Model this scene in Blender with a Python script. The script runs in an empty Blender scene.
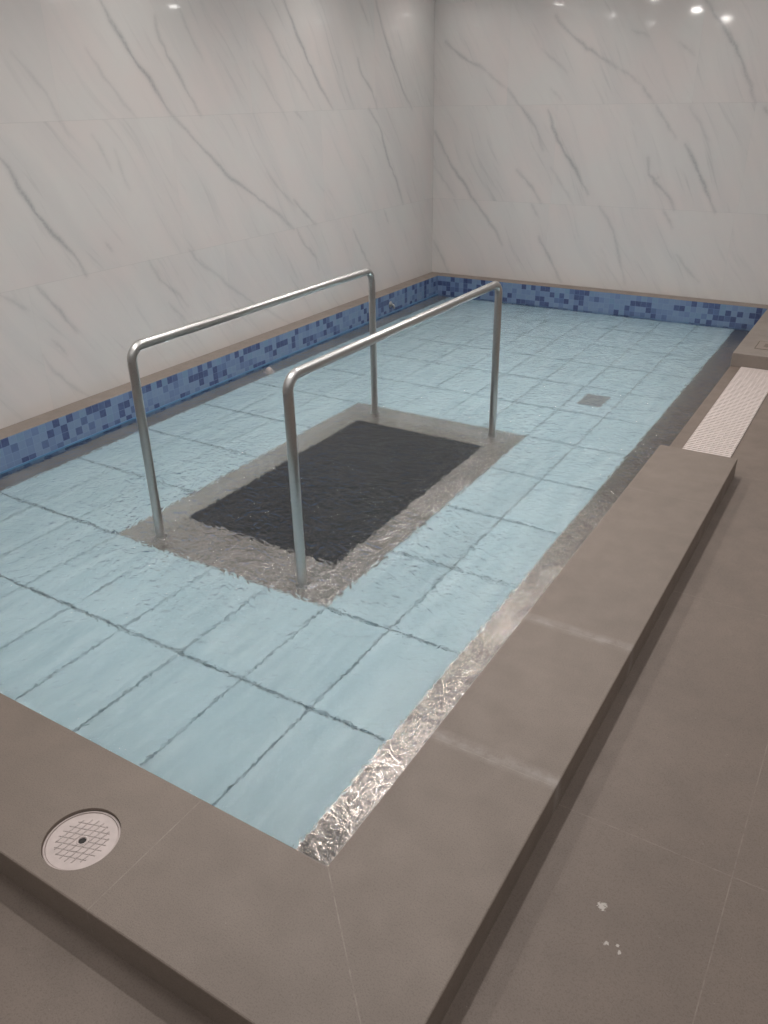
import bpy, bmesh, math, random
import numpy as np
from mathutils import Matrix, Vector
random.seed(7)
SC = bpy.context.scene
COL = SC.collection

WORLD, ADDED_GRID, LAMP, EXPO = 0.19, 4.3, 12.0, -0.06
SLOPE_Y, SLOPE_X = 56, 60          # lean of the marble veins on the two walls, degrees
VEIN = .78
GAP, GAPX = .010, .0065
WAVE = (.012, .0085, .0024, .019)
PANEL_A, PANEL_B, PANEL_C = (.47, .63, .69), (.69, .82, .865), (.60, .755, .81)
GLINT = .05
# ------------------------------------------------------------------ camera
CAM = (4.0148, -7.4299, 1.6)
YAW, PITCH, ROLL = 0.5591, -0.476, -0.0189
F_PX = 806.45
def cam_axes():
    f = Vector((-math.sin(YAW)*math.cos(PITCH), math.cos(YAW)*math.cos(PITCH), math.sin(PITCH)))
    r = Vector((math.cos(YAW), math.sin(YAW), 0)); u = r.cross(f)
    c, s = math.cos(ROLL), math.sin(ROLL)
    return f, c*r + s*u, -s*r + c*u
f, r, u = cam_axes()
cd = bpy.data.cameras.new('camera'); cam = bpy.data.objects.new('camera', cd); COL.objects.link(cam)
cd.sensor_fit = 'VERTICAL'; cd.sensor_height = 36; cd.lens = F_PX*36/1024
cd.clip_start = 0.05
cam.matrix_world = Matrix(((r.x, u.x, -f.x, CAM[0]), (r.y, u.y, -f.y, CAM[1]), (r.z, u.z, -f.z, CAM[2]), (0, 0, 0, 1)))
SC.camera = cam

# ------------------------------------------------------------------ light
w = bpy.data.worlds.new('world'); SC.world = w; w.use_nodes = True
# ceiling light from above: dim white, plus an added bright grid for border streaks
wt_ = w.node_tree; wn = wt_.nodes; wl = wt_.links
def wmath(op, a, b=0.0, clamp=False):
    o = wn.new('ShaderNodeMath'); o.operation = op; o.use_clamp = clamp
    for i, v in ((0, a), (1, b)):
        if isinstance(v, bpy.types.NodeSocket): wl.new(v, o.inputs[i])
        else: o.inputs[i].default_value = v
    return o.outputs[0]
wtc = wn.new('ShaderNodeTexCoord'); wsx = wn.new('ShaderNodeSeparateXYZ'); wl.new(wtc.outputs['Generated'], wsx.inputs[0])
wz = wmath('MAXIMUM', wsx.outputs[2], .02)
def wcell(v, period, half, off):
    q = wmath('FRACT', wmath('ADD', wmath('DIVIDE', wmath('DIVIDE', v, wz), period), off))
    return wmath('DIVIDE', wmath('SUBTRACT', half, wmath('ABSOLUTE', wmath('SUBTRACT', q, .5))), .03, True)
wp = wmath('MULTIPLY', wcell(wsx.outputs[0], .62, .17, .20), wcell(wsx.outputs[1], .62, .20, .20))
wp = wmath('MULTIPLY', wp, wmath('DIVIDE', wmath('SUBTRACT', wsx.outputs[2], .42), .08, True))
wv_ = wmath('ADD', WORLD, wmath('MULTIPLY', wp, ADDED_GRID))
wbg = wn['Background']; wbg.inputs[0].default_value = (1.0, 0.97, 0.955, 1); wl.new(wv_, wbg.inputs[1])
w.cycles.sampling_method = 'MANUAL'; w.cycles.sample_map_resolution = 512
CEIL = 2.42
def downlight(x, y, power, rad=0.055):
    ld = bpy.data.lights.new('downlight', 'AREA'); ld.shape = 'DISK'; ld.size = 2*rad
    ld.energy = power; ld.color = (1.0, 0.955, 0.92); ld.spread = math.radians(180)
    o = bpy.data.objects.new('downlight', ld); o.location = (x, y, CEIL); COL.objects.link(o)
for y in (-0.55, -1.95, -3.72, -5.4):
    for x in (0.42, 1.40, 2.62):
        downlight(x, y, LAMP*(.12 if x < 1 or y > -1 else 1))
SC.cycles.sample_clamp_indirect = 120
SC.view_settings.view_transform = 'Standard'
SC.view_settings.look = 'None'
SC.view_settings.gamma = 1
SC.view_settings.use_curve_mapping = False
SC.view_settings.exposure = EXPO

# ------------------------------------------------------------------ dimensions (metres)
W, L = 3.199, -6.405            # inner pool edge of the right and of the near curb
XO, YO = 3.572, -6.778          # outer edges of the curb
H = 0.095                       # curb height over the deck
LW = 0.138                      # ledge width at the walls
ZW = -0.180                     # water level
ZF = -0.251                     # raised pool floor
G1, G2 = -3.459, -1.591         # the entrance gap in the right curb
PX, PY, X0, Y0 = 0.2997, 0.5167, 2.9768, -5.7814
WALLTOP = CEIL

# ------------------------------------------------------------------ helpers
class NT:
    def __init__(s, name):
        s.m = bpy.data.materials.new(name); s.m.use_nodes = True
        s.t = s.m.node_tree; s.n = s.t.nodes; s.b = s.n['Principled BSDF']; s.out = s.n['Material Output']
    def new(s, t, **k):
        o = s.n.new(t)
        for a, v in k.items(): setattr(o, a, v)
        return o
    def link(s, a, b): s.t.links.new(a, b)
    def put(s, inp, v):
        if hasattr(v, 'is_output') or isinstance(v, bpy.types.NodeSocket): s.link(v, inp)
        else: inp.default_value = v
    def math(s, op, a, b=0.0, c=None, clamp=False):
        o = s.new('ShaderNodeMath', operation=op); o.use_clamp = clamp
        s.put(o.inputs[0], a); s.put(o.inputs[1], b)
        if c is not None: s.put(o.inputs[2], c)
        return o.outputs[0]
    def pos(s):
        g = s.new('ShaderNodeNewGeometry'); x = s.new('ShaderNodeSeparateXYZ'); s.link(g.outputs['Position'], x.inputs[0])
        return g.outputs['Position'], x.outputs[0], x.outputs[1], x.outputs[2]
    def comb(s, x, y, z):
        o = s.new('ShaderNodeCombineXYZ')
        for i, v in enumerate((x, y, z)): s.put(o.inputs[i], v)
        return o.outputs[0]
    def noise(s, vec, scale, detail=4, rough=.5, dist=0.0):
        o = s.new('ShaderNodeTexNoise'); s.put(o.inputs['Vector'], vec); o.inputs['Scale'].default_value = scale
        o.inputs['Detail'].default_value = detail; o.inputs['Roughness'].default_value = rough; o.inputs['Distortion'].default_value = dist
        return o.outputs['Fac']
    def ramp(s, v, stops):
        o = s.new('ShaderNodeValToRGB'); s.put(o.inputs[0], v); e = o.color_ramp.elements
        while len(e) < len(stops): e.new(0.5)
        for i, (p, c) in enumerate(stops):
            e[i].position = p; e[i].color = (c if isinstance(c, tuple) else (c, c, c)) + (1,)
        return o.outputs[0]
    def mix(s, f, a, b, blend='MIX'):
        o = s.new('ShaderNodeMix', data_type='RGBA', blend_type=blend)
        s.put(o.inputs[0], f)
        for i, v in ((6, a), (7, b)):
            s.put(o.inputs[i], v + (1,) if isinstance(v, tuple) and len(v) == 3 else v)
        return o.outputs[2]
    def bump(s, h, strength, dist):
        o = s.new('ShaderNodeBump'); s.link(h, o.inputs['Height']); o.inputs['Strength'].default_value = strength
        o.inputs['Distance'].default_value = dist; s.link(o.outputs[0], s.b.inputs['Normal']); return o
    def near(s, v, p, w):            # 1 within w of the coordinate p, soft edge
        d = s.math('ABSOLUTE', s.math('SUBTRACT', v, p))
        return s.math('SUBTRACT', 1.0, s.math('DIVIDE', d, w), clamp=True)
    def maxof(s, vs):
        o = vs[0]
        for v in vs[1:]: o = s.math('MAXIMUM', o, v)
        return o
    def setb(s, **k):
        for a, v in k.items():
            s.put(s.b.inputs[a.replace('_', ' ')], v + (1,) if isinstance(v, tuple) and len(v) == 3 else v)

def tag(o, label=None, cat=None, group=None, kind=None):
    if label: o['label'] = label
    if cat: o['category'] = cat
    if group: o['group'] = group
    if kind: o['kind'] = kind
    return o
def empty(name, loc, label, cat, group=None):
    o = bpy.data.objects.new(name, None); o.location = loc; COL.objects.link(o); o.empty_display_size = .1
    return tag(o, label, cat, group)
def link_bm(name, bm, mat, parent=None, loc=None, smooth=False, bevel=0.0):
    bmesh.ops.recalc_face_normals(bm, faces=bm.faces[:])
    me = bpy.data.meshes.new(name); bm.to_mesh(me); bm.free()
    if smooth:
        for p in me.polygons: p.use_smooth = True
    me.materials.append(mat)
    o = bpy.data.objects.new(name, me); COL.objects.link(o)
    if parent: o.parent = parent
    if loc: o.location = loc
    if bevel:
        md = o.modifiers.new('bevel', 'BEVEL'); md.width = bevel; md.segments = 2; md.limit_method = 'ANGLE'
    return o
def box(bm, x0, x1, y0, y1, z0, z1):
    v = [bm.verts.new((x, y, z)) for z in (z0, z1) for x, y in ((x0, y0), (x1, y0), (x1, y1), (x0, y1))]
    for f in ((0, 3, 2, 1), (4, 5, 6, 7), (0, 1, 5, 4), (1, 2, 6, 5), (2, 3, 7, 6), (3, 0, 4, 7)):
        bm.faces.new([v[i] for i in f])
def prism(bm, pts, z0, z1):
    a = [bm.verts.new((x, y, z0)) for x, y in pts]; b = [bm.verts.new((x, y, z1)) for x, y in pts]
    bm.faces.new(a[::-1]); bm.faces.new(b)
    n = len(pts)
    for i in range(n): bm.faces.new((a[i], a[(i+1) % n], b[(i+1) % n], b[i]))
def cyl(bm, cx, cy, r0, r1, z0, z1, n=48):
    a = [bm.verts.new((cx+r0*math.cos(2*math.pi*i/n), cy+r0*math.sin(2*math.pi*i/n), z0)) for i in range(n)]
    b = [bm.verts.new((cx+r1*math.cos(2*math.pi*i/n), cy+r1*math.sin(2*math.pi*i/n), z1)) for i in range(n)]
    bm.faces.new(a[::-1]); bm.faces.new(b)
    for i in range(n): bm.faces.new((a[i], a[(i+1) % n], b[(i+1) % n], b[i]))
def lathe(bm, prof, n=48, closed=True):        # profile of (r, z) turned about z; a profile point with r=0 becomes a pole
    rings = []
    for r_, z in prof:
        if r_ < 1e-6: rings.append([bm.verts.new((0, 0, z))])
        else: rings.append([bm.verts.new((r_*math.cos(2*math.pi*i/n), r_*math.sin(2*math.pi*i/n), z)) for i in range(n)])
    pairs = list(zip(rings, rings[1:])) + ([(rings[-1], rings[0])] if closed and len(rings[0]) > 1 and len(rings[-1]) > 1 else [])
    for a, b in pairs:
        for i in range(n):
            j = (i+1) % n
            if len(a) == 1: bm.faces.new((a[0], b[i], b[j]))
            elif len(b) == 1: bm.faces.new((a[i], a[j], b[0]))
            else: bm.faces.new((a[i], a[j], b[j], b[i]))
def tube(bm, pts, rad, n=28, caps=True):
    P = [Vector(p) for p in pts]; rings = []; up = None
    for i, q in enumerate(P):
        t = (P[min(i+1, len(P)-1)] - P[max(i-1, 0)]).normalized()
        if up is None: up = Vector((1, 0, 0)) if abs(t.x) < .9 else Vector((0, 1, 0))
        s_ = t.cross(up).normalized(); v = s_.cross(t).normalized(); up = v
        rings.append([bm.verts.new(q + rad*(math.cos(a)*s_ + math.sin(a)*v)) for a in [2*math.pi*k/n for k in range(n)]])
    for a, b in zip(rings, rings[1:]):
        for k in range(n): bm.faces.new((a[k], a[(k+1) % n], b[(k+1) % n], b[k]))
    if caps: bm.faces.new(rings[0][::-1]); bm.faces.new(rings[-1])

# ------------------------------------------------------------------ materials
def stone_material(name, xl=(), yl=(), base=(0.262, 0.212, 0.180), mitre=False, spots=(), shine_scuffs=(), axes=('x', 'y')):
    t = NT(name); P, x, y, z = t.pos()
    wob = t.noise(P, 30, 3); fine = t.noise(P, 260, 3, .7); big = t.noise(P, 1.6, 4, .55); mid = t.noise(P, 9, 5, .6)
    c = t.mix(t.ramp(big, [(.3, 0.0), (.7, 1.0)]), tuple(v*.92 for v in base), tuple(v*1.07 for v in base))
    c = t.mix(t.ramp(mid, [(.35, 0.0), (.65, 1.0)]), c, t.mix(1.0, c, (.93, .94, .95), 'MULTIPLY'))
    c = t.mix(t.ramp(fine, [(.36, 1.0), (.5, 0.0)]), c, t.mix(1.0, c, (.80, .79, .78), 'MULTIPLY'))
    dust = t.ramp(t.noise(P, 90, 2, .8), [(.71, 0.0), (.78, .35)])
    c = t.mix(dust, c, (.42, .37, .33))
    jl = [t.near(x, v, .0022) for v in xl] + [t.near(y, v, .0022) for v in yl]
    jn = None
    if mitre:
        d = t.math('ABSOLUTE', t.math('SUBTRACT', t.math('SUBTRACT', x, W), t.math('SUBTRACT', L, y)))
        jl.append(t.math('SUBTRACT', 1.0, t.math('DIVIDE', d, .0035), clamp=True))
    if jl:
        j = t.maxof(jl)
        c = t.mix(t.math('MULTIPLY', j, t.ramp(wob, [(.35, .08), (.65, .55)])), c, (.40, .35, .31) if mitre else (.33, .28, .24))
    for sy in shine_scuffs:                 # rubbed band beside a joint, with the tile's shine painted pale into it
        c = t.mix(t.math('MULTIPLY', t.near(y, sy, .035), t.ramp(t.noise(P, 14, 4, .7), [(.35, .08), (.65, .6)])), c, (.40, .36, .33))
    for sx, sy, sr in spots:
        d = t.new('ShaderNodeVectorMath', operation='DISTANCE'); t.link(t.comb(x, y, 0.0), d.inputs[0]); d.inputs[1].default_value = (sx, sy, 0)
        dd = t.math('ADD', d.outputs['Value'], t.math('MULTIPLY', t.math('SUBTRACT', t.noise(P, 150, 3, .7), .5), sr*3.2))
        k = t.math('MULTIPLY', t.math('SUBTRACT', 1.0, t.math('DIVIDE', dd, sr), clamp=True), 3.0, clamp=True)
        c = t.mix(t.math('MULTIPLY', k, .75), c, (.60, .55, .50))
    t.setb(Base_Color=c, Roughness=t.ramp(mid, [(.3, .42), (.7, .56)]))
    t.b.inputs['Specular IOR Level'].default_value = .45
    t.bump(fine, .25, .002)
    return t.m

def marble_material(name, axis, offs):
    """polished marble-look tiles 1.6 x 0.8 m, courses joining at z=-0.10, 0.705, 1.51"""
    t = NT(name); P, x, y, z = t.pos()
    a = y if axis == 'y' else x
    row = t.math('FLOOR', t.math('DIVIDE', t.math('ADD', z, .10), .805))
    off = t.math('ADD', t.math('MULTIPLY', t.math('COMPARE', row, 0.0, .1), offs[0]),
                 t.math('ADD', t.math('MULTIPLY', t.math('COMPARE', row, 1.0, .1), offs[1]), t.math('MULTIPLY', t.math('COMPARE', row, 2.0, .1), offs[2])))
    q = t.math('DIVIDE', t.math('SUBTRACT', a, off), 1.6)
    colm = t.math('FLOOR', q)
    seed = t.math('ADD', t.math('MULTIPLY', row, 7.31), t.math('MULTIPLY', colm, 3.77))
    ang = math.radians(SLOPE_Y if axis == 'y' else SLOPE_X)
    ca, sa = math.cos(ang), math.sin(ang)
    # u runs along the veins (down towards +a), v across them
    wv = t.math('MULTIPLY', t.math('SUBTRACT', t.noise(P, 1.1, 1), .5), .22)
    uu = t.math('SUBTRACT', t.math('MULTIPLY', a, ca), t.math('MULTIPLY', z, sa))
    vv = t.math('ADD', t.math('ADD', t.math('MULTIPLY', a, sa), t.math('MULTIPLY', z, ca)), wv)
    V = t.comb(t.math('MULTIPLY', uu, .9), t.math('MULTIPLY', vv, 7.0), seed)
    s1 = t.noise(V, .8, 4, .5, .15)
    V2 = t.comb(t.math('MULTIPLY', uu, 2.2), t.math('MULTIPLY', vv, 26.0), seed)
    s2 = t.noise(V2, 1.0, 3, .55, .2)
    cloud = t.noise(t.comb(a, z, seed), 2.2, 3, .5)
    base = t.mix(t.ramp(cloud, [(.35, 0.0), (.65, 1.0)]), (.64, .588, .565), (.62, .600, .578))
    c = t.mix(t.ramp(s1, [(.28, .55), (.58, 0.0)]), base, (.55, .535, .525))
    c = t.mix(t.math('MULTIPLY', t.ramp(s2, [(.26, .5), (.44, 0.0)]), t.ramp(s1, [(.35, 1.0), (.60, .1)])), c, (.42, .41, .405))
    va = t.new('ShaderNodeAttribute', attribute_name='vein'); va.attribute_type = 'GEOMETRY'
    grit = t.ramp(t.noise(P, 60, 3, .7), [(.3, .55), (.6, 1.0)])
    c = t.mix(t.math('MULTIPLY', va.outputs['Fac'], grit, clamp=True), c, (.25, .255, .265))
    fr = t.math('FRACT', q)
    jv = t.math('SUBTRACT', 1.0, t.math('DIVIDE', t.math('MULTIPLY', t.math('MINIMUM', fr, t.math('SUBTRACT', 1.0, fr)), 1.6), .0022), clamp=True)
    j = t.maxof([t.math('MULTIPLY', jv, .5), t.near(z, .705, .0028), t.near(z, 1.51, .0028)])
    c = t.mix(t.math('MULTIPLY', j, .28), c, (.36, .35, .34))
    t.setb(Base_Color=c, Roughness=.055)
    t.b.inputs['Specular IOR Level'].default_value = .45
    return t.m

def mosaic_material():
    """glass mosaic of 45 mm squares, four rows, random blues"""
    t = NT('blue_mosaic'); P, x, y, z = t.pos()
    s = .0472
    a = t.math('DIVIDE', t.math('ADD', x, y), s); b = t.math('DIVIDE', t.math('ADD', z, .0005), s)
    ia, ib = t.math('FLOOR', a), t.math('FLOOR', b)
    wn = t.new('ShaderNodeTexWhiteNoise', noise_dimensions='2D'); t.link(t.comb(ia, ib, 0.0), wn.inputs['Vector'])
    c = t.ramp(wn.outputs['Value'], [(0, (.046, .062, .145)), (.25, (.060, .085, .185)), (.33, (.090, .135, .25)), (.42, (.130, .190, .325)), (.6, (.155, .225, .355)), (.85, (.175, .250, .375)), (1, (.145, .235, .35))])
    fa, fb = t.math('FRACT', a), t.math('FRACT', b)
    ea = t.math('MINIMUM', fa, t.math('SUBTRACT', 1.0, fa)); eb = t.math('MINIMUM', fb, t.math('SUBTRACT', 1.0, fb))
    g = t.math('SUBTRACT', 1.0, t.math('DIVIDE', t.math('MINIMUM', ea, eb), .045), clamp=True)
    c = t.mix(t.ramp(t.noise(P, 60, 3), [(.3, 0.0), (.7, .25)]), c, (.12, .19, .36))
    c = t.mix(t.math('MULTIPLY', g, .7), c, (.19, .28, .44))
    t.setb(Base_Color=c, Roughness=.22)
    return t.m

def simple(name, col, rough=.5, metal=0.0, bump=None):
    t = NT(name); P, x, y, z = t.pos()
    n = t.noise(P, 40, 4)
    c = t.mix(t.ramp(n, [(.3, 0.0), (.7, 1.0)]), tuple(v*.93 for v in col), tuple(min(1, v*1.05) for v in col))
    t.setb(Base_Color=c, Roughness=rough, Metallic=metal)
    if bump: t.bump(t.noise(P, bump[0], 3), bump[1], .002)
    return t.m

def steel_material():
    t = NT('satin_steel')
    tc = t.new('ShaderNodeTexCoord'); mp = t.new('ShaderNodeMapping'); t.link(tc.outputs['Object'], mp.inputs[0]); mp.inputs['Scale'].default_value = (1, 1, 1)
    n = t.noise(mp.outputs[0], 220, 3, .6)
    t.setb(Base_Color=(.56, .55, .535), Metallic=1.0, Roughness=t.ramp(n, [(.3, .27), (.7, .31)]))
    return t.m

def panel_material():
    t = NT('pale_blue_panel'); P, x, y, z = t.pos()
    st = t.noise(t.comb(t.math('MULTIPLY', x, 15.0), t.math('MULTIPLY', y, 2.6), 0.0), 1.0, 6, .68, .5)
    c = t.mix(t.ramp(st, [(.32, 0.0), (.66, 1.0)]), PANEL_A, PANEL_B)  # panel stripes, with the ripples' sparkle painted in as pale streaks
    c = t.mix(t.ramp(t.noise(P, 3.0, 4), [(.35, 0.0), (.65, .5)]), c, PANEL_C)
    t.setb(Base_Color=c, Roughness=.5)
    return t.m

def water_material():
    t = NT('clear_water'); P, x, y, z = t.pos()
    # travelling ripples: coarse swell, crossed middle ripples and fine chop
    n1 = t.noise(t.comb(t.math('MULTIPLY', x, 1.0), t.math('MULTIPLY', y, .7), 0.0), 6.0, 2, .5, .7)
    n2 = t.noise(t.comb(t.math('ADD', t.math('MULTIPLY', x, 1.0), t.math('MULTIPLY', y, .35)), t.math('SUBTRACT', y, t.math('MULTIPLY', x, .3)), 3.0), 22.0, 3, .55, 1.2)
    n3 = t.noise(t.comb(x, y, 7.0), 62.0, 2, .5, .8)
    patch = t.ramp(t.noise(t.comb(x, y, 1.0), 1.3, 2), [(.38, .75), (.62, 1.0)])
    # the water is stirred up along the near side of the mat
    dv = t.new('ShaderNodeVectorMath', operation='DISTANCE'); t.link(t.comb(t.math('MULTIPLY', x, .8), y, 0.0), dv.inputs[0]); dv.inputs[1].default_value = (1.8*.8, -4.9, 0)
    stir = t.new('ShaderNodeMapRange', interpolation_type='SMOOTHSTEP'); t.link(dv.outputs['Value'], stir.inputs['Value'])
    for i_, v_ in ((1, .35), (2, 1.15), (3, 1.0), (4, .12)): stir.inputs[i_].default_value = v_
    n4 = t.noise(t.comb(t.math('ADD', t.math('MULTIPLY', x, .8), t.math('MULTIPLY', y, -.5)), t.math('ADD', t.math('MULTIPLY', y, 1.3), t.math('MULTIPLY', x, .9)), 11.0), 11.0, 1, .4, 1.6)
    n1 = t.math('ADD', n1, t.math('MULTIPLY', t.math('MULTIPLY', n4, WAVE[3]/WAVE[0]), stir.outputs[0]))
    h = t.math('ADD', t.math('MULTIPLY', n1, WAVE[0]), t.math('MULTIPLY', patch, t.math('ADD', t.math('MULTIPLY', n2, WAVE[1]), t.math('MULTIPLY', n3, WAVE[2]))))
    o = t.new('ShaderNodeBump'); t.link(h, o.inputs['Height']); o.inputs['Strength'].default_value = 1.0; o.inputs['Distance'].default_value = 1.0
    fr = t.new('ShaderNodeFresnel'); fr.inputs['IOR'].default_value = 1.33
    rf = t.new('ShaderNodeBsdfRefraction'); rf.inputs['IOR'].default_value = 1.33; rf.inputs['Roughness'].default_value = 0.0; rf.inputs['Color'].default_value = (.97, .995, 1.0, 1)
    gl = t.new('ShaderNodeBsdfGlossy'); gl.inputs['Roughness'].default_value = GLINT; gl.inputs['Color'].default_value = (1, 1, 1, 1)
    mx = t.new('ShaderNodeMixShader')
    for q in (fr, rf, gl): t.link(o.outputs[0], q.inputs['Normal'])
    t.link(fr.outputs[0], mx.inputs[0]); t.link(rf.outputs[0], mx.inputs[1]); t.link(gl.outputs[0], mx.inputs[2])
    t.link(mx.outputs[0], t.out.inputs['Surface']); t.n.remove(t.b)
    return t.m

M_DECK = stone_material('deck_tile_stone', xl=(4.013, 5.22), yl=(-3.443, -4.655, -5.868, -7.08, -8.3), base=(.205, .160, .131),
                        spots=((3.769, -6.107, .011), (3.806, -6.193, .006), (3.83, -6.185, .004), (3.838, -6.2, .005)))
M_CURB = stone_material('curb_stone', xl=(2.806, 1.6, .4), yl=(-4.041, -5.232, -5.905), shine_scuffs=(-5.225, -5.89), base=(.226, .180, .148), mitre=True)
M_LEDGE = stone_material('ledge_stone', xl=(1.2, 2.4), yl=(-1.2, -2.4, -3.6, -4.8), base=(.262, .220, .190))
def border_material(name, ca, cb, metal=.82):
    t = NT(name); P, x, y, z = t.pos()
    n = t.noise(P, 5, 4); s_ = t.noise(P, 70, 3, .6)
    t.setb(Base_Color=t.mix(t.ramp(n, [(.3, 0.0), (.7, 1.0)]), ca, cb), Metallic=metal, Roughness=t.ramp(s_, [(.3, .04), (.7, .07)]))
    return t.m
M_BORDER = border_material('brown_steel_border', (.35, .30, .27), (.42, .365, .33))
M_SIDE = border_material('worn_side_strip', (.40, .35, .32), (.50, .45, .42), .35)
M_FRAME_LIT = border_material('lit_steel_mat_border', (.55, .505, .47), (.63, .585, .55))  # border steel with the missing bright reflections put in as lighter colour
M_WALL_L = marble_material('marble_tile_left', 'y', (-4.64, -3.42, -4.22))
M_WALL_B = marble_material('marble_tile_back', 'x', (1.2, 2.815, 2.335))
M_MOSAIC = mosaic_material()
M_STEEL = steel_material()
M_PANEL = panel_material()
M_GAP = simple('dark_gap', (.05, .10, .13), .6)
M_DARK = simple('black_mat_rubber', (.012, .014, .019), .4)
M_WATER = water_material()
M_WHITE = simple('pinkish_white_plastic', (.58, .49, .46), .38)
M_GRATE = simple('white_grating_plastic', (.71, .62, .58), .4)
M_HOLE = simple('dark_hole', (.03, .026, .024), .7)
M_GREY = simple('grey_drain_plastic', (.33, .335, .35), .5)
M_COVER = simple('cover_stone', (.255, .208, .175), .5)
M_BLUE = simple('bright_blue_strip', (.09, .23, .42), .3)

# ------------------------------------------------------------------ walls with their veins
# (strength, points in metres): along the left wall (y, z), along the back wall (x, z)
VL=[(0.9, [(-3.825, 2.091), (-3.775, 2.0), (-3.701, 1.907), (-3.65, 1.83), (-3.561, 1.74), (-3.478, 1.629), (-3.391, 1.519)]),
(0.7, [(-3.391, 1.519), (-3.238, 1.389), (-3.133, 1.301), (-3.043, 1.23), (-2.908, 1.114), (-2.771, 1.044), (-2.66, 0.981), (-2.458, 0.854), (-2.243, 0.702)]),
(0.5, [(-2.205, 0.698), (-2.139, 0.592), (-1.978, 0.453), (-1.945, 0.353)]),
(0.6, [(-3.43, 2.033), (-3.413, 1.918), (-3.31, 1.763), (-3.223, 1.627), (-3.134, 1.513)]),
(0.3, [(-3.25, 2.13), (-3.181, 2.0), (-3.062, 1.822)]),
(0.35, [(-3.975, 1.855), (-3.85, 1.692), (-3.769, 1.59), (-3.679, 1.51)]),
(0.3, [(-4.449, 1.828), (-4.357, 1.727), (-4.285, 1.649), (-4.242, 1.54), (-4.189, 1.431)]),
(0.9, [(-4.638, 1.353), (-4.578, 1.244), (-4.512, 1.109), (-4.441, 0.994), (-4.343, 0.874), (-4.274, 0.781), (-4.242, 0.702)]),
(0.6, [(-4.581, 0.696), (-4.507, 0.593), (-4.438, 0.482), (-4.379, 0.398)]),
(0.4, [(-4.635, 0.325), (-4.587, 0.213), (-4.486, 0.099), (-4.381, 0.004)]),
(0.4, [(-4.557, 0.393), (-4.478, 0.285)]),
(0.4, [(-4.813, 0.697), (-4.741, 0.646), (-4.661, 0.586)]),
(0.4, [(-4.059, 0.855), (-4.018, 0.798)]),
(0.45, [(-3.746, 0.708), (-3.678, 0.573), (-3.521, 0.447), (-3.461, 0.362)]),
(0.4, [(-3.628, 0.416), (-3.481, 0.251)]),
(0.45, [(-3.395, 0.723), (-3.3, 0.618), (-3.158, 0.514)]),
(0.4, [(-3.296, 0.637), (-3.075, 0.445), (-2.859, 0.29), (-2.586, 0.129), (-2.374, -0.003)]),
(0.4, [(-2.516, 1.129), (-2.37, 0.987), (-2.188, 0.856)]),
(0.6, [(-2.22, 0.91), (-2.103, 0.81), (-1.954, 0.703)]),
(0.8, [(-2.189, 2.202), (-2.092, 2.046), (-1.968, 1.87), (-1.811, 1.67), (-1.651, 1.518)]),
(0.4, [(-2.47, 2.114), (-2.347, 1.993), (-2.263, 1.869), (-2.092, 1.728), (-1.901, 1.53)]),
(0.3, [(-2.574, 1.82), (-2.394, 1.627), (-2.242, 1.458)]),
(0.7, [(-0.988, 2.283), (-0.874, 2.054), (-0.703, 1.804), (-0.518, 1.59), (-0.412, 1.494)]),
(0.4, [(-1.238, 2.266), (-1.101, 2.106)]),
(0.6, [(-1.275, 1.866), (-1.222, 1.755), (-1.077, 1.64), (-1.004, 1.513)]),
(0.7, [(-1.129, 1.508), (-0.961, 1.359), (-0.853, 1.134), (-0.686, 0.908), (-0.581, 0.711)]),
(0.5, [(-1.426, 0.598), (-1.296, 0.398), (-1.172, 0.25)]),
(0.4, [(-0.917, 0.695), (-0.835, 0.566)]),
(0.4, [(-2.141, 1.508), (-2.048, 1.452)]),
(0.3, [(-3.882, 1.349), (-3.855, 1.229), (-3.815, 1.126)]),
(0.3, [(-4.03, 1.434), (-3.968, 1.327), (-3.93, 1.234)]),
]
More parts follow.
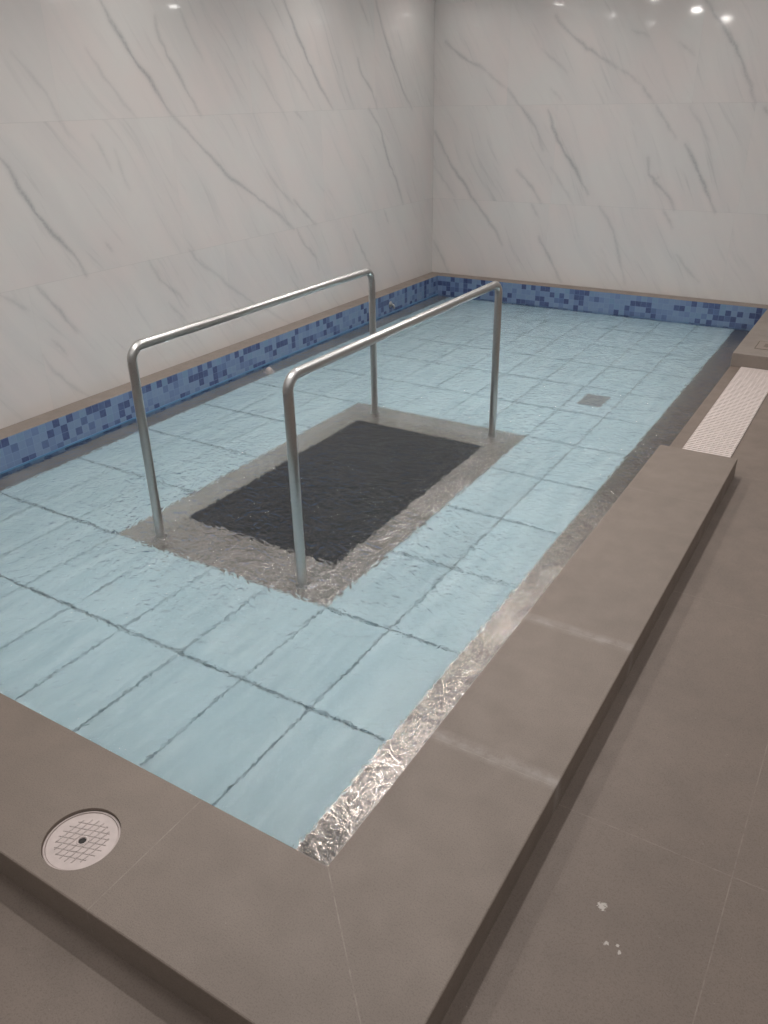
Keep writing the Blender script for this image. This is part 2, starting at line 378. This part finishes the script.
VB=[(0.7, [(0.117, 2.023), (0.26, 1.916), (0.401, 1.842), (0.521, 1.783)]),
(0.4, [(0.521, 1.783), (0.632, 1.703), (0.741, 1.638)]),
(0.6, [(0.741, 1.638), (0.844, 1.519), (0.945, 1.423), (1.038, 1.303), (1.106, 1.151)]),
(0.9, [(1.127, 1.469), (1.216, 1.28), (1.292, 1.153), (1.363, 1.074), (1.469, 0.922), (1.554, 0.802)]),
(0.75, [(0.015, 1.291), (0.091, 1.18), (0.18, 1.025), (0.312, 0.879), (0.389, 0.775), (0.544, 0.593), (0.654, 0.473), (0.756, 0.314)]),
(0.65, [(1.141, 2.167), (1.227, 2.078), (1.357, 1.979), (1.548, 1.857), (1.708, 1.773)]),
(0.4, [(1.708, 1.773), (1.868, 1.675), (1.929, 1.638)]),
(0.5, [(1.929, 1.638), (2.035, 1.514)]),
(0.5, [(2.053, 1.499), (2.13, 1.403), (2.248, 1.256)]),
(0.75, [(2.331, 2.207), (2.414, 2.099), (2.537, 1.969), (2.651, 1.813), (2.726, 1.67), (2.813, 1.505)]),
(0.9, [(2.326, 1.212), (2.426, 1.072), (2.522, 0.916), (2.6, 0.773), (2.643, 0.705)]),
(0.7, [(2.041, 1.102), (2.066, 0.971), (2.171, 0.881), (2.256, 0.805), (2.312, 0.704)]),
(0.4, [(2.066, 0.971), (2.122, 0.934), (2.152, 0.958)]),
(0.5, [(2.221, 0.7), (2.316, 0.56)]),
(0.5, [(1.663, 0.707), (1.811, 0.514), (1.89, 0.297), (1.973, 0.059)]),
(0.45, [(2.38, 0.35), (2.47, 0.249), (2.604, 0.134)]),
(0.6, [(0.868, 0.98), (0.92, 0.931), (1.024, 0.841), (1.121, 0.708)]),
(0.45, [(1.024, 0.704), (1.112, 0.578)]),
(0.65, [(1.124, 0.411), (1.225, 0.257), (1.315, 0.118), (1.373, 0.023)]),
(0.5, [(0.017, 0.302), (0.098, 0.173), (0.181, 0.023)]),
(0.35, [(0.008, 0.994), (0.241, 0.724)]),
(0.35, [(1.193, 1.005), (1.298, 0.876), (1.425, 0.713)]),
(0.35, [(1.036, 1.934), (1.113, 1.872), (1.283, 1.748)]),
(0.3, [(1.142, 1.631), (1.249, 1.537)]),
(0.35, [(1.79, 2.037), (1.94, 1.982)]),
(0.35, [(2.179, 1.938), (2.308, 1.838)]),
(0.3, [(2.324, 1.482), (2.517, 1.236)]),
(0.5, [(2.876, 1.477), (2.914, 1.429)]),
]

def wall_mesh(name, horiz, zmax, axis, veins, mat, step=.0085):
    a0, a1 = horiz
    na = int((a1-a0)/step)+1; nz = int((zmax+.3)/step)+1
    A = np.linspace(a0, a1, na); Z = np.linspace(-.3, zmax, nz)
    AA, ZZ = np.meshgrid(A, Z)
    val = np.zeros_like(AA)
    rng = np.random.default_rng(3)
    def stroke(pts, s, wd):
        nonlocal val
        n = len(pts)
        for k in range(n-1):
            p = np.array(pts[k]); q = np.array(pts[k+1]); d = q-p; l2 = d@d
            m = (AA > min(p[0], q[0])-.06) & (AA < max(p[0], q[0])+.06) & (ZZ > min(p[1], q[1])-.06) & (ZZ < max(p[1], q[1])+.06)
            if not m.any(): continue
            tt = np.clip(((AA[m]-p[0])*d[0]+(ZZ[m]-p[1])*d[1])/l2, 0, 1)
            dist = np.hypot(AA[m]-p[0]-tt*d[0], ZZ[m]-p[1]-tt*d[1])
            g = (k+tt)/max(1, n-1)                       # position along the stroke
            am = s*(.45+.55*np.sin(np.pi*np.clip(g*.9+.08, 0, 1)))
            core = np.exp(-(dist/(wd*(.6+.8*np.abs(np.sin(7*g+s*9)))))**2)
            halo = .22*np.exp(-(dist/.026)**2)
            val[m] = np.maximum(val[m], am*(core+halo*(1-core)))
    for s, pts in veins:
        P2 = [pts[0]]
        for p, q in zip(pts, pts[1:]):                  # jitter between the given points
            ln = math.hypot(q[0]-p[0], q[1]-p[1]); k = max(1, int(ln/.045))
            for i in range(1, k):
                P2.append((p[0]+(q[0]-p[0])*i/k+rng.normal(0, .0045), p[1]+(q[1]-p[1])*i/k+rng.normal(0, .0045)))
            P2.append(q)
        stroke(P2, s*VEIN, .0075+.004*s)
    X = np.zeros((nz, na, 3))
    if axis == 'y': X[..., 1] = AA
    else: X[..., 0] = AA
    X[..., 2] = ZZ
    idx = np.arange(na*nz).reshape(nz, na)
    q = np.stack([idx[:-1, :-1], idx[:-1, 1:], idx[1:, 1:], idx[1:, :-1]], -1).reshape(-1, 4)
    if axis == 'y': q = q[:, ::-1]
    # the slab's back face and rim, so that the wall has a thickness
    th = .12
    V = X.reshape(-1, 3).copy(); nb = len(V)
    back = [(-th, a0, -.3), (-th, a1, -.3), (-th, a1, zmax), (-th, a0, zmax)] if axis == 'y' else [(a0, th, -.3), (a1, th, -.3), (a1, th, zmax), (a0, th, zmax)]
    V = np.vstack([V, np.array(back)])
    extra = [[nb, nb+1, nb+2, nb+3]]
    cr = [idx[0, 0], idx[0, -1], idx[-1, -1], idx[-1, 0]]
    for i in range(4): extra.append([cr[i], cr[(i+1) % 4], nb+(i+1) % 4, nb+i])
    Q = np.vstack([q, np.array(extra)])
    me = bpy.data.meshes.new(name)
    me.vertices.add(len(V)); me.vertices.foreach_set('co', V.astype(np.float32).ravel())
    me.loops.add(len(Q)*4); me.loops.foreach_set('vertex_index', Q.astype(np.int32).ravel())
    me.polygons.add(len(Q)); me.polygons.foreach_set('loop_start', np.arange(0, len(Q)*4, 4, dtype=np.int32))
    me.update(calc_edges=True)
    at = me.attributes.new('vein', 'FLOAT', 'POINT')
    at.data.foreach_set('value', np.concatenate([val.ravel(), np.zeros(4)]).astype(np.float32))
    me.materials.append(mat); me.validate()
    o = bpy.data.objects.new(name, me); COL.objects.link(o)
    return tag(o, kind='structure')
tag(wall_mesh('wall_left', (-9.5, 0.0), WALLTOP, 'y', VL, M_WALL_L), 'left wall of polished white marble tiles with grey veins')
tag(wall_mesh('wall_back', (0.0, 6.2), WALLTOP, 'x', VB, M_WALL_B), 'back wall of polished white marble tiles with grey veins')

# ------------------------------------------------------------------ deck and curb
def struct(name, bm, mat, label, **k):
    return tag(link_bm(name, bm, mat, **k), label, kind='structure')
bm = bmesh.new()
prism(bm, [(-.12, -9.5), (6.2, -9.5), (6.2, 0), (W, 0), (W, YO+.02), (-.12, YO+.02)], -.30, -H)
struct('floor', bm, M_DECK, 'brown stone tiled deck around the pool curb')
# the raised curb: near run and right run up to the entrance
bm = bmesh.new()
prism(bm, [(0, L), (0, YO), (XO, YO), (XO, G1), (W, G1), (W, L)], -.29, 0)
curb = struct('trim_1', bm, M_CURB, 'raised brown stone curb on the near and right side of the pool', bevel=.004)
# hole for the round cover
DR = (2.635, -6.648)
bm = bmesh.new(); cyl(bm, DR[0], DR[1], .0935, .0935, -.05, .05, 64)
cut = link_bm('cutter', bm, M_CURB)
md = curb.modifiers.new('recess', 'BOOLEAN'); md.object = cut; md.operation = 'DIFFERENCE'; md.solver = 'EXACT'
bm = bmesh.new()
prism(bm, [(W, G2), (5.4, G2), (5.4, 0), (W, 0)], -.29, 0)
block = struct('trim_2', bm, M_LEDGE, 'raised stone block right of the pool against the back wall', bevel=.003)
bm = bmesh.new(); box(bm, 0, LW, L, 0, -.29, 0)
struct('trim_3', bm, M_LEDGE, 'narrow brown stone ledge along the left wall', bevel=.002)
bm = bmesh.new(); box(bm, LW, W, -LW, 0, -.29, 0)
struct('trim_4', bm, M_LEDGE, 'narrow brown stone ledge along the back wall', bevel=.002)
# mosaic facings under the ledges
bm = bmesh.new(); box(bm, LW, LW+.006, L, -LW-.006, -.28, -.002)
struct('wall_pool_left', bm, M_MOSAIC, 'blue mosaic band of the pool under the left ledge')
bm = bmesh.new(); box(bm, LW, W, -LW-.006, -LW, -.28, -.002)
struct('wall_pool_back', bm, M_MOSAIC, 'blue mosaic band of the pool under the back ledge')
bm = bmesh.new(); box(bm, LW+.006, LW+.0105, L, -LW-.006, ZW-.006, ZW+.009)  # thin blue strip along the waterline
struct('trim_5', bm, M_BLUE, 'bright blue line at the waterline of the left mosaic band')

# ------------------------------------------------------------------ raised pool floor
fx0, fx1 = X0-9*PX, X0
MX0, MX1, MY0, MY1 = X0-6*PX, X0-2*PX, Y0+PY, Y0+5*PY
bm = bmesh.new(); box(bm, LW+.006, W, L, -LW-.006, -.29, ZF-.012)
struct('floor_pool', bm, M_GAP, 'dark base under the gaps of the pale blue pool floor panels')
bm = bmesh.new(); g = GAP/2
for i in range(9):
    for j in range(-2, 11):
        if 2 <= i < 6 and 1 <= j < 5: continue
        gx = GAPX/2
        xa = X0-(i+1)*PX+(0 if i == 8 or (i == 1 and 1 <= j < 5) else gx)
        xb = X0-i*PX-(0 if i == 0 or (i == 6 and 1 <= j < 5) else gx)
        ya = max(L+.002, Y0+j*PY+(0 if j == 5 and 2 <= i < 6 else g))
        yb = min(-LW-.008, Y0+(j+1)*PY-(0 if j == 0 and 2 <= i < 6 else g))
        if yb-ya > .02: box(bm, xa, xb, ya, yb, ZF-.012, ZF)
tag(link_bm('floor_pool_panels', bm, M_PANEL), 'pale blue rectangular floor panels under the shallow water', kind='structure')
bm = bmesh.new()
box(bm, X0+.001, W, L, -LW-.006, ZF-.012, ZF+.001)
struct('trim_6', bm, M_BORDER, 'grey-brown wet border strip under water along the right curb')
bm = bmesh.new()
box(bm, LW+.006, fx0-.001, L, -LW-.006, ZF-.012, ZF+.001)
struct('trim_7', bm, M_SIDE, 'grey-brown wet border strip under water along the left wall')
# the mat with its border
mat_o = empty('submerged_mat', ((MX0+MX1)/2, (MY0+MY1)/2, ZF), 'black rectangular mat in a wide grey-brown border under water between the two handrails', 'mat')
def rel(x, y): return (x-mat_o.location.x, y-mat_o.location.y)
bx0, bx1, by0, by1 = 1.352, 2.222, -4.982, -3.466
bm = bmesh.new()
o4 = [rel(MX0, MY0), rel(MX1, MY0), rel(MX1, MY1), rel(MX0, MY1)]; i4 = [rel(bx0, by0), rel(bx1, by0), rel(bx1, by1), rel(bx0, by1)]
def ring(bm, o4, i4, z0, z1):
    R = [[bm.verts.new((x, y, z)) for x, y in q] for q, z in ((o4, z0), (o4, z1), (i4, z1), (i4, z0))]
    for a, b in zip(R, R[1:]+R[:1]):
        for k in range(4): bm.faces.new((a[k], a[(k+1) % 4], b[(k+1) % 4], b[k]))
ring(bm, o4, i4, -.0118, .003)
tag(link_bm('border', bm, M_FRAME_LIT, mat_o), 'grey-brown border of the mat')
bm = bmesh.new(); xa, ya = rel(bx0, by0); xb, yb = rel(bx1, by1); box(bm, xa+.001, xb-.001, ya+.001, yb-.001, -.0115, -.002)
tag(link_bm('mat_surface', bm, M_DARK, mat_o), 'black mat surface')
# small square drain in the pale floor
dr = empty('floor_drain', (2.520, -2.410, ZF), 'small grey square drain grille set in the pale blue floor near the far right', 'drain')
bm = bmesh.new(); ring(bm, [(-.078, -.108), (.078, -.108), (.078, .108), (-.078, .108)], [(-.066, -.096), (.066, -.096), (.066, .096), (-.066, .096)], 0.0005, .005)
link_bm('frame', bm, M_GREY, dr)
bm = bmesh.new()
box(bm, -.0655, .0655, -.0955, .0955, .0005, .0015)
for k in range(9): box(bm, -.0655, .0655, -.088+k*.022-.005, -.088+k*.022+.005, .0012, .0042)
link_bm('grille', bm, M_GREY, dr)

# ------------------------------------------------------------------ handrails
def rail_parts(root, length, zt):
    R_, B = .0205, .062
    zb = ZF+.003
    def arc(c, a0, a1, n=9):
        return [(0, c[0]+B*math.cos(a0+(a1-a0)*i/n), c[1]+B*math.sin(a0+(a1-a0)*i/n)) for i in range(n+1)]
    bm = bmesh.new(); tube(bm, [(0, B, zt), (0, length*.5, zt), (0, length-B, zt)], R_, caps=False); link_bm('top_bar', bm, M_STEEL, root, smooth=True)
    for (c, a0, a1) in (((B, zt-B), math.pi, math.pi/2), ((length-B, zt-B), math.pi/2, 0)):
        bm = bmesh.new(); tube(bm, arc(c, a0, a1), R_, caps=False); link_bm('elbow', bm, M_STEEL, root, smooth=True)
    for y in (0, length):
        bm = bmesh.new(); tube(bm, [(0, y, zb), (0, y, zt-B)], R_, caps=False); p_ = link_bm('post', bm, M_STEEL, root, smooth=True)
        bm = bmesh.new(); lathe(bm, [(R_+.0003, 0), (.028, 0), (.028, .003), (.024, .005), (R_+.0003, .006)]); link_bm('base_flange', bm, M_STEEL, p_, (0, y, zb), smooth=True)
for (x, lab) in ((1.377, 'left stainless steel handrail, the one nearer the left marble wall, standing in the water'),
                 (2.199, 'right stainless steel handrail, the one nearer the wide right curb, standing in the water')):
    root = empty('handrail', (x, -5.183, 0), lab, 'handrail', 'handrails beside the mat')
    rail_parts(root, 5.183-3.303, .687)

# ------------------------------------------------------------------ water
bm = bmesh.new()
v = [bm.verts.new(c) for c in ((LW+.004, L, ZW), (W, L, ZW), (W, -LW-.004, ZW), (LW+.004, -LW-.004, ZW))]
bm.faces.new(v)
wt = link_bm('water', bm, M_WATER)
if wt.data.polygons[0].normal.z < 0: wt.data.flip_normals()
tag(wt, 'shallow clear rippled water filling the pool', 'water', kind='stuff')

# ------------------------------------------------------------------ small things
# round cover in the near curb
dc = empty('skimmer_cover', (DR[0], DR[1], 0), 'round pinkish-white plastic cover with a diamond grid, set in the near curb', 'cover')
bm = bmesh.new(); lathe(bm, [(.0925, -.049), (.0925, -.0095), (.0905, -.008), (.0868, -.008), (.0868, -.049)], 64); link_bm('collar', bm, M_WHITE, dc, smooth=False)
bm = bmesh.new(); lathe(bm, [(.0098, -.040), (.0098, -.0102), (.0105, -.0095), (.0850, -.0095), (.0862, -.0108), (.0862, -.040)], 64); lid = link_bm('lid', bm, M_WHITE, dc)
# raised diamond ribs on the lid
bm = bmesh.new()
Rg, pitch, rot = .0645, .0165, math.radians(18)
def rib(bm, c, ang, off):
    hl = math.sqrt(max(0, Rg*Rg-off*off))
    if hl < .01: return
    d = Vector((math.cos(ang), math.sin(ang))); n = Vector((-d.y, d.x))
    spans = [(-hl, hl)]
    if abs(off) < .016:
        k = math.sqrt(.016**2-off*off); spans = [(-hl, -k), (k, hl)]
    for s0, s1 in spans:
        q = [n*off+d*s0-n*.0014, n*off+d*s1-n*.0014, n*off+d*s1+n*.0014, n*off+d*s0+n*.0014]
        prism(bm, [(a.x, a.y) for a in q], -.0096, -.0083)
for k in range(-3, 4):
    rib(bm, 0, rot, k*pitch); rib(bm, 0, rot+math.radians(68), k*pitch)
tag(link_bm('diamond_ribs', bm, simple('darker_rib_plastic', (.50, .425, .40), .45), lid), 'greyer crossed ribs')  # ribs a little darker than the lid
bm = bmesh.new(); lathe(bm, [(.0096, -.02), (.0096, -.0096), (.0110, -.0082), (.0130, -.0082), (.0145, -.0095), (.0145, -.02)], 32); link_bm('hole_ring', bm, M_WHITE, lid)
bm = bmesh.new(); cyl(bm, 0, 0, .0094, .0094, -.035, -.012, 32); tag(link_bm('finger_hole', bm, M_HOLE, lid), 'dark hole at the middle')
bpy.context.view_layer.update()
# apply the boolean recess, then drop the cutter
dg = bpy.context.evaluated_depsgraph_get()
me2 = bpy.data.meshes.new_from_object(curb.evaluated_get(dg)); curb.modifiers.clear(); curb.data = me2
bpy.data.objects.remove(cut)

# overflow grating in the entrance
gx0, gx1, gy0, gy1 = 3.270, 3.512, -3.62, G2
gr = empty('overflow_grating', ((gx0+gx1)/2, (gy0+gy1)/2, -H), 'long pinkish-white slatted overflow grating in the floor of the pool entrance', 'grating')
gw, gl = (gx1-gx0)/2, (gy1-gy0)/2
gy_a = G1+.003-(gy0+gy1)/2          # the grating stops at the curb's end
bm = bmesh.new()
n = 0; yy = gy_a+.006
while yy < gl-.004:
    box(bm, -gw, gw, yy-.0078, yy+.0078, .0012, .0085)
    yy += .0260; n += 1
link_bm('slats', bm, M_GRATE, gr)['kind'] = 'stuff'
bm = bmesh.new()
for k in range(9):
    xx = -gw+.012+k*(2*gw-.024)/8
    box(bm, xx-.003, xx+.003, gy_a, gl-.001, .0010, .0065)
link_bm('ribs', bm, M_GRATE, gr)
bm = bmesh.new(); box(bm, -gw, gw, gy_a, gl-.001, .0002, .0011)
tag(link_bm('channel', bm, simple('channel_brown', (.17, .14, .125), .7), gr), 'brown channel bottom under the slats')  # channel bottom in a darker brown than the slats

# square access cover in the far right block
ac = empty('access_cover', (3.392, -1.305, 0), 'small square brown cover inset in the raised block at the far right', 'cover')
bm = bmesh.new(); ring(bm, [(-.085, -.108), (.085, -.108), (.085, .108), (-.085, .108)], [(-.079, -.101), (.079, -.101), (.079, .101), (-.079, .101)], .0003, .0015)
tag(link_bm('seam', bm, simple('seam_grout', (.13, .10, .08), .8), ac), 'dark seam')
bm = bmesh.new(); box(bm, -.079, .079, -.101, .101, .0003, .0018); link_bm('plate', bm, M_COVER, ac)
bm = bmesh.new(); box(bm, -.035, .035, -.045, .045, .0018, .0026); tag(link_bm('grip', bm, simple('grip_dark', (.17, .135, .11), .6), ac), 'darker square in the middle')

# water spout in the left mosaic band
sp = empty('water_spout', (LW+.006, -1.065, -.098), 'small metal water spout on the blue mosaic under the left ledge near the back corner', 'spout')
bm = bmesh.new(); lathe(bm, [(0, 0), (.026, 0), (.026, .004), (.018, .008), (0, .008)], 32); o = link_bm('flange', bm, M_STEEL, sp, smooth=True); o.rotation_euler = (0, math.pi/2, 0)
bm = bmesh.new(); tube(bm, [(.006, 0, 0), (.022, 0, 0), (.032, 0, -.004), (.037, 0, -.013), (.038, 0, -.034)], .010, 20); link_bm('nozzle', bm, M_STEEL, sp, smooth=True)
# white inlet cap in the water at the left
ic = empty('inlet_cap', (.235, -2.956, ZF+.001), 'small pinkish-white round inlet cap poking out of the water near the left mosaic band', 'inlet')
bm = bmesh.new(); lathe(bm, [(a_, b_*(ZW+.013-ZF)/.047) for a_, b_ in ((0, 0), (.030, 0), (.030, .022), (.027, .032), (.020, .041), (.010, .046), (0, .047))], 32); link_bm('dome', bm, M_WHITE, ic, smooth=True)
bm = bmesh.new(); lathe(bm, [(.0305, .0), (.040, .0), (.040, .005), (.0305, .007)], 32); link_bm('collar', bm, M_WHITE, ic, smooth=True)
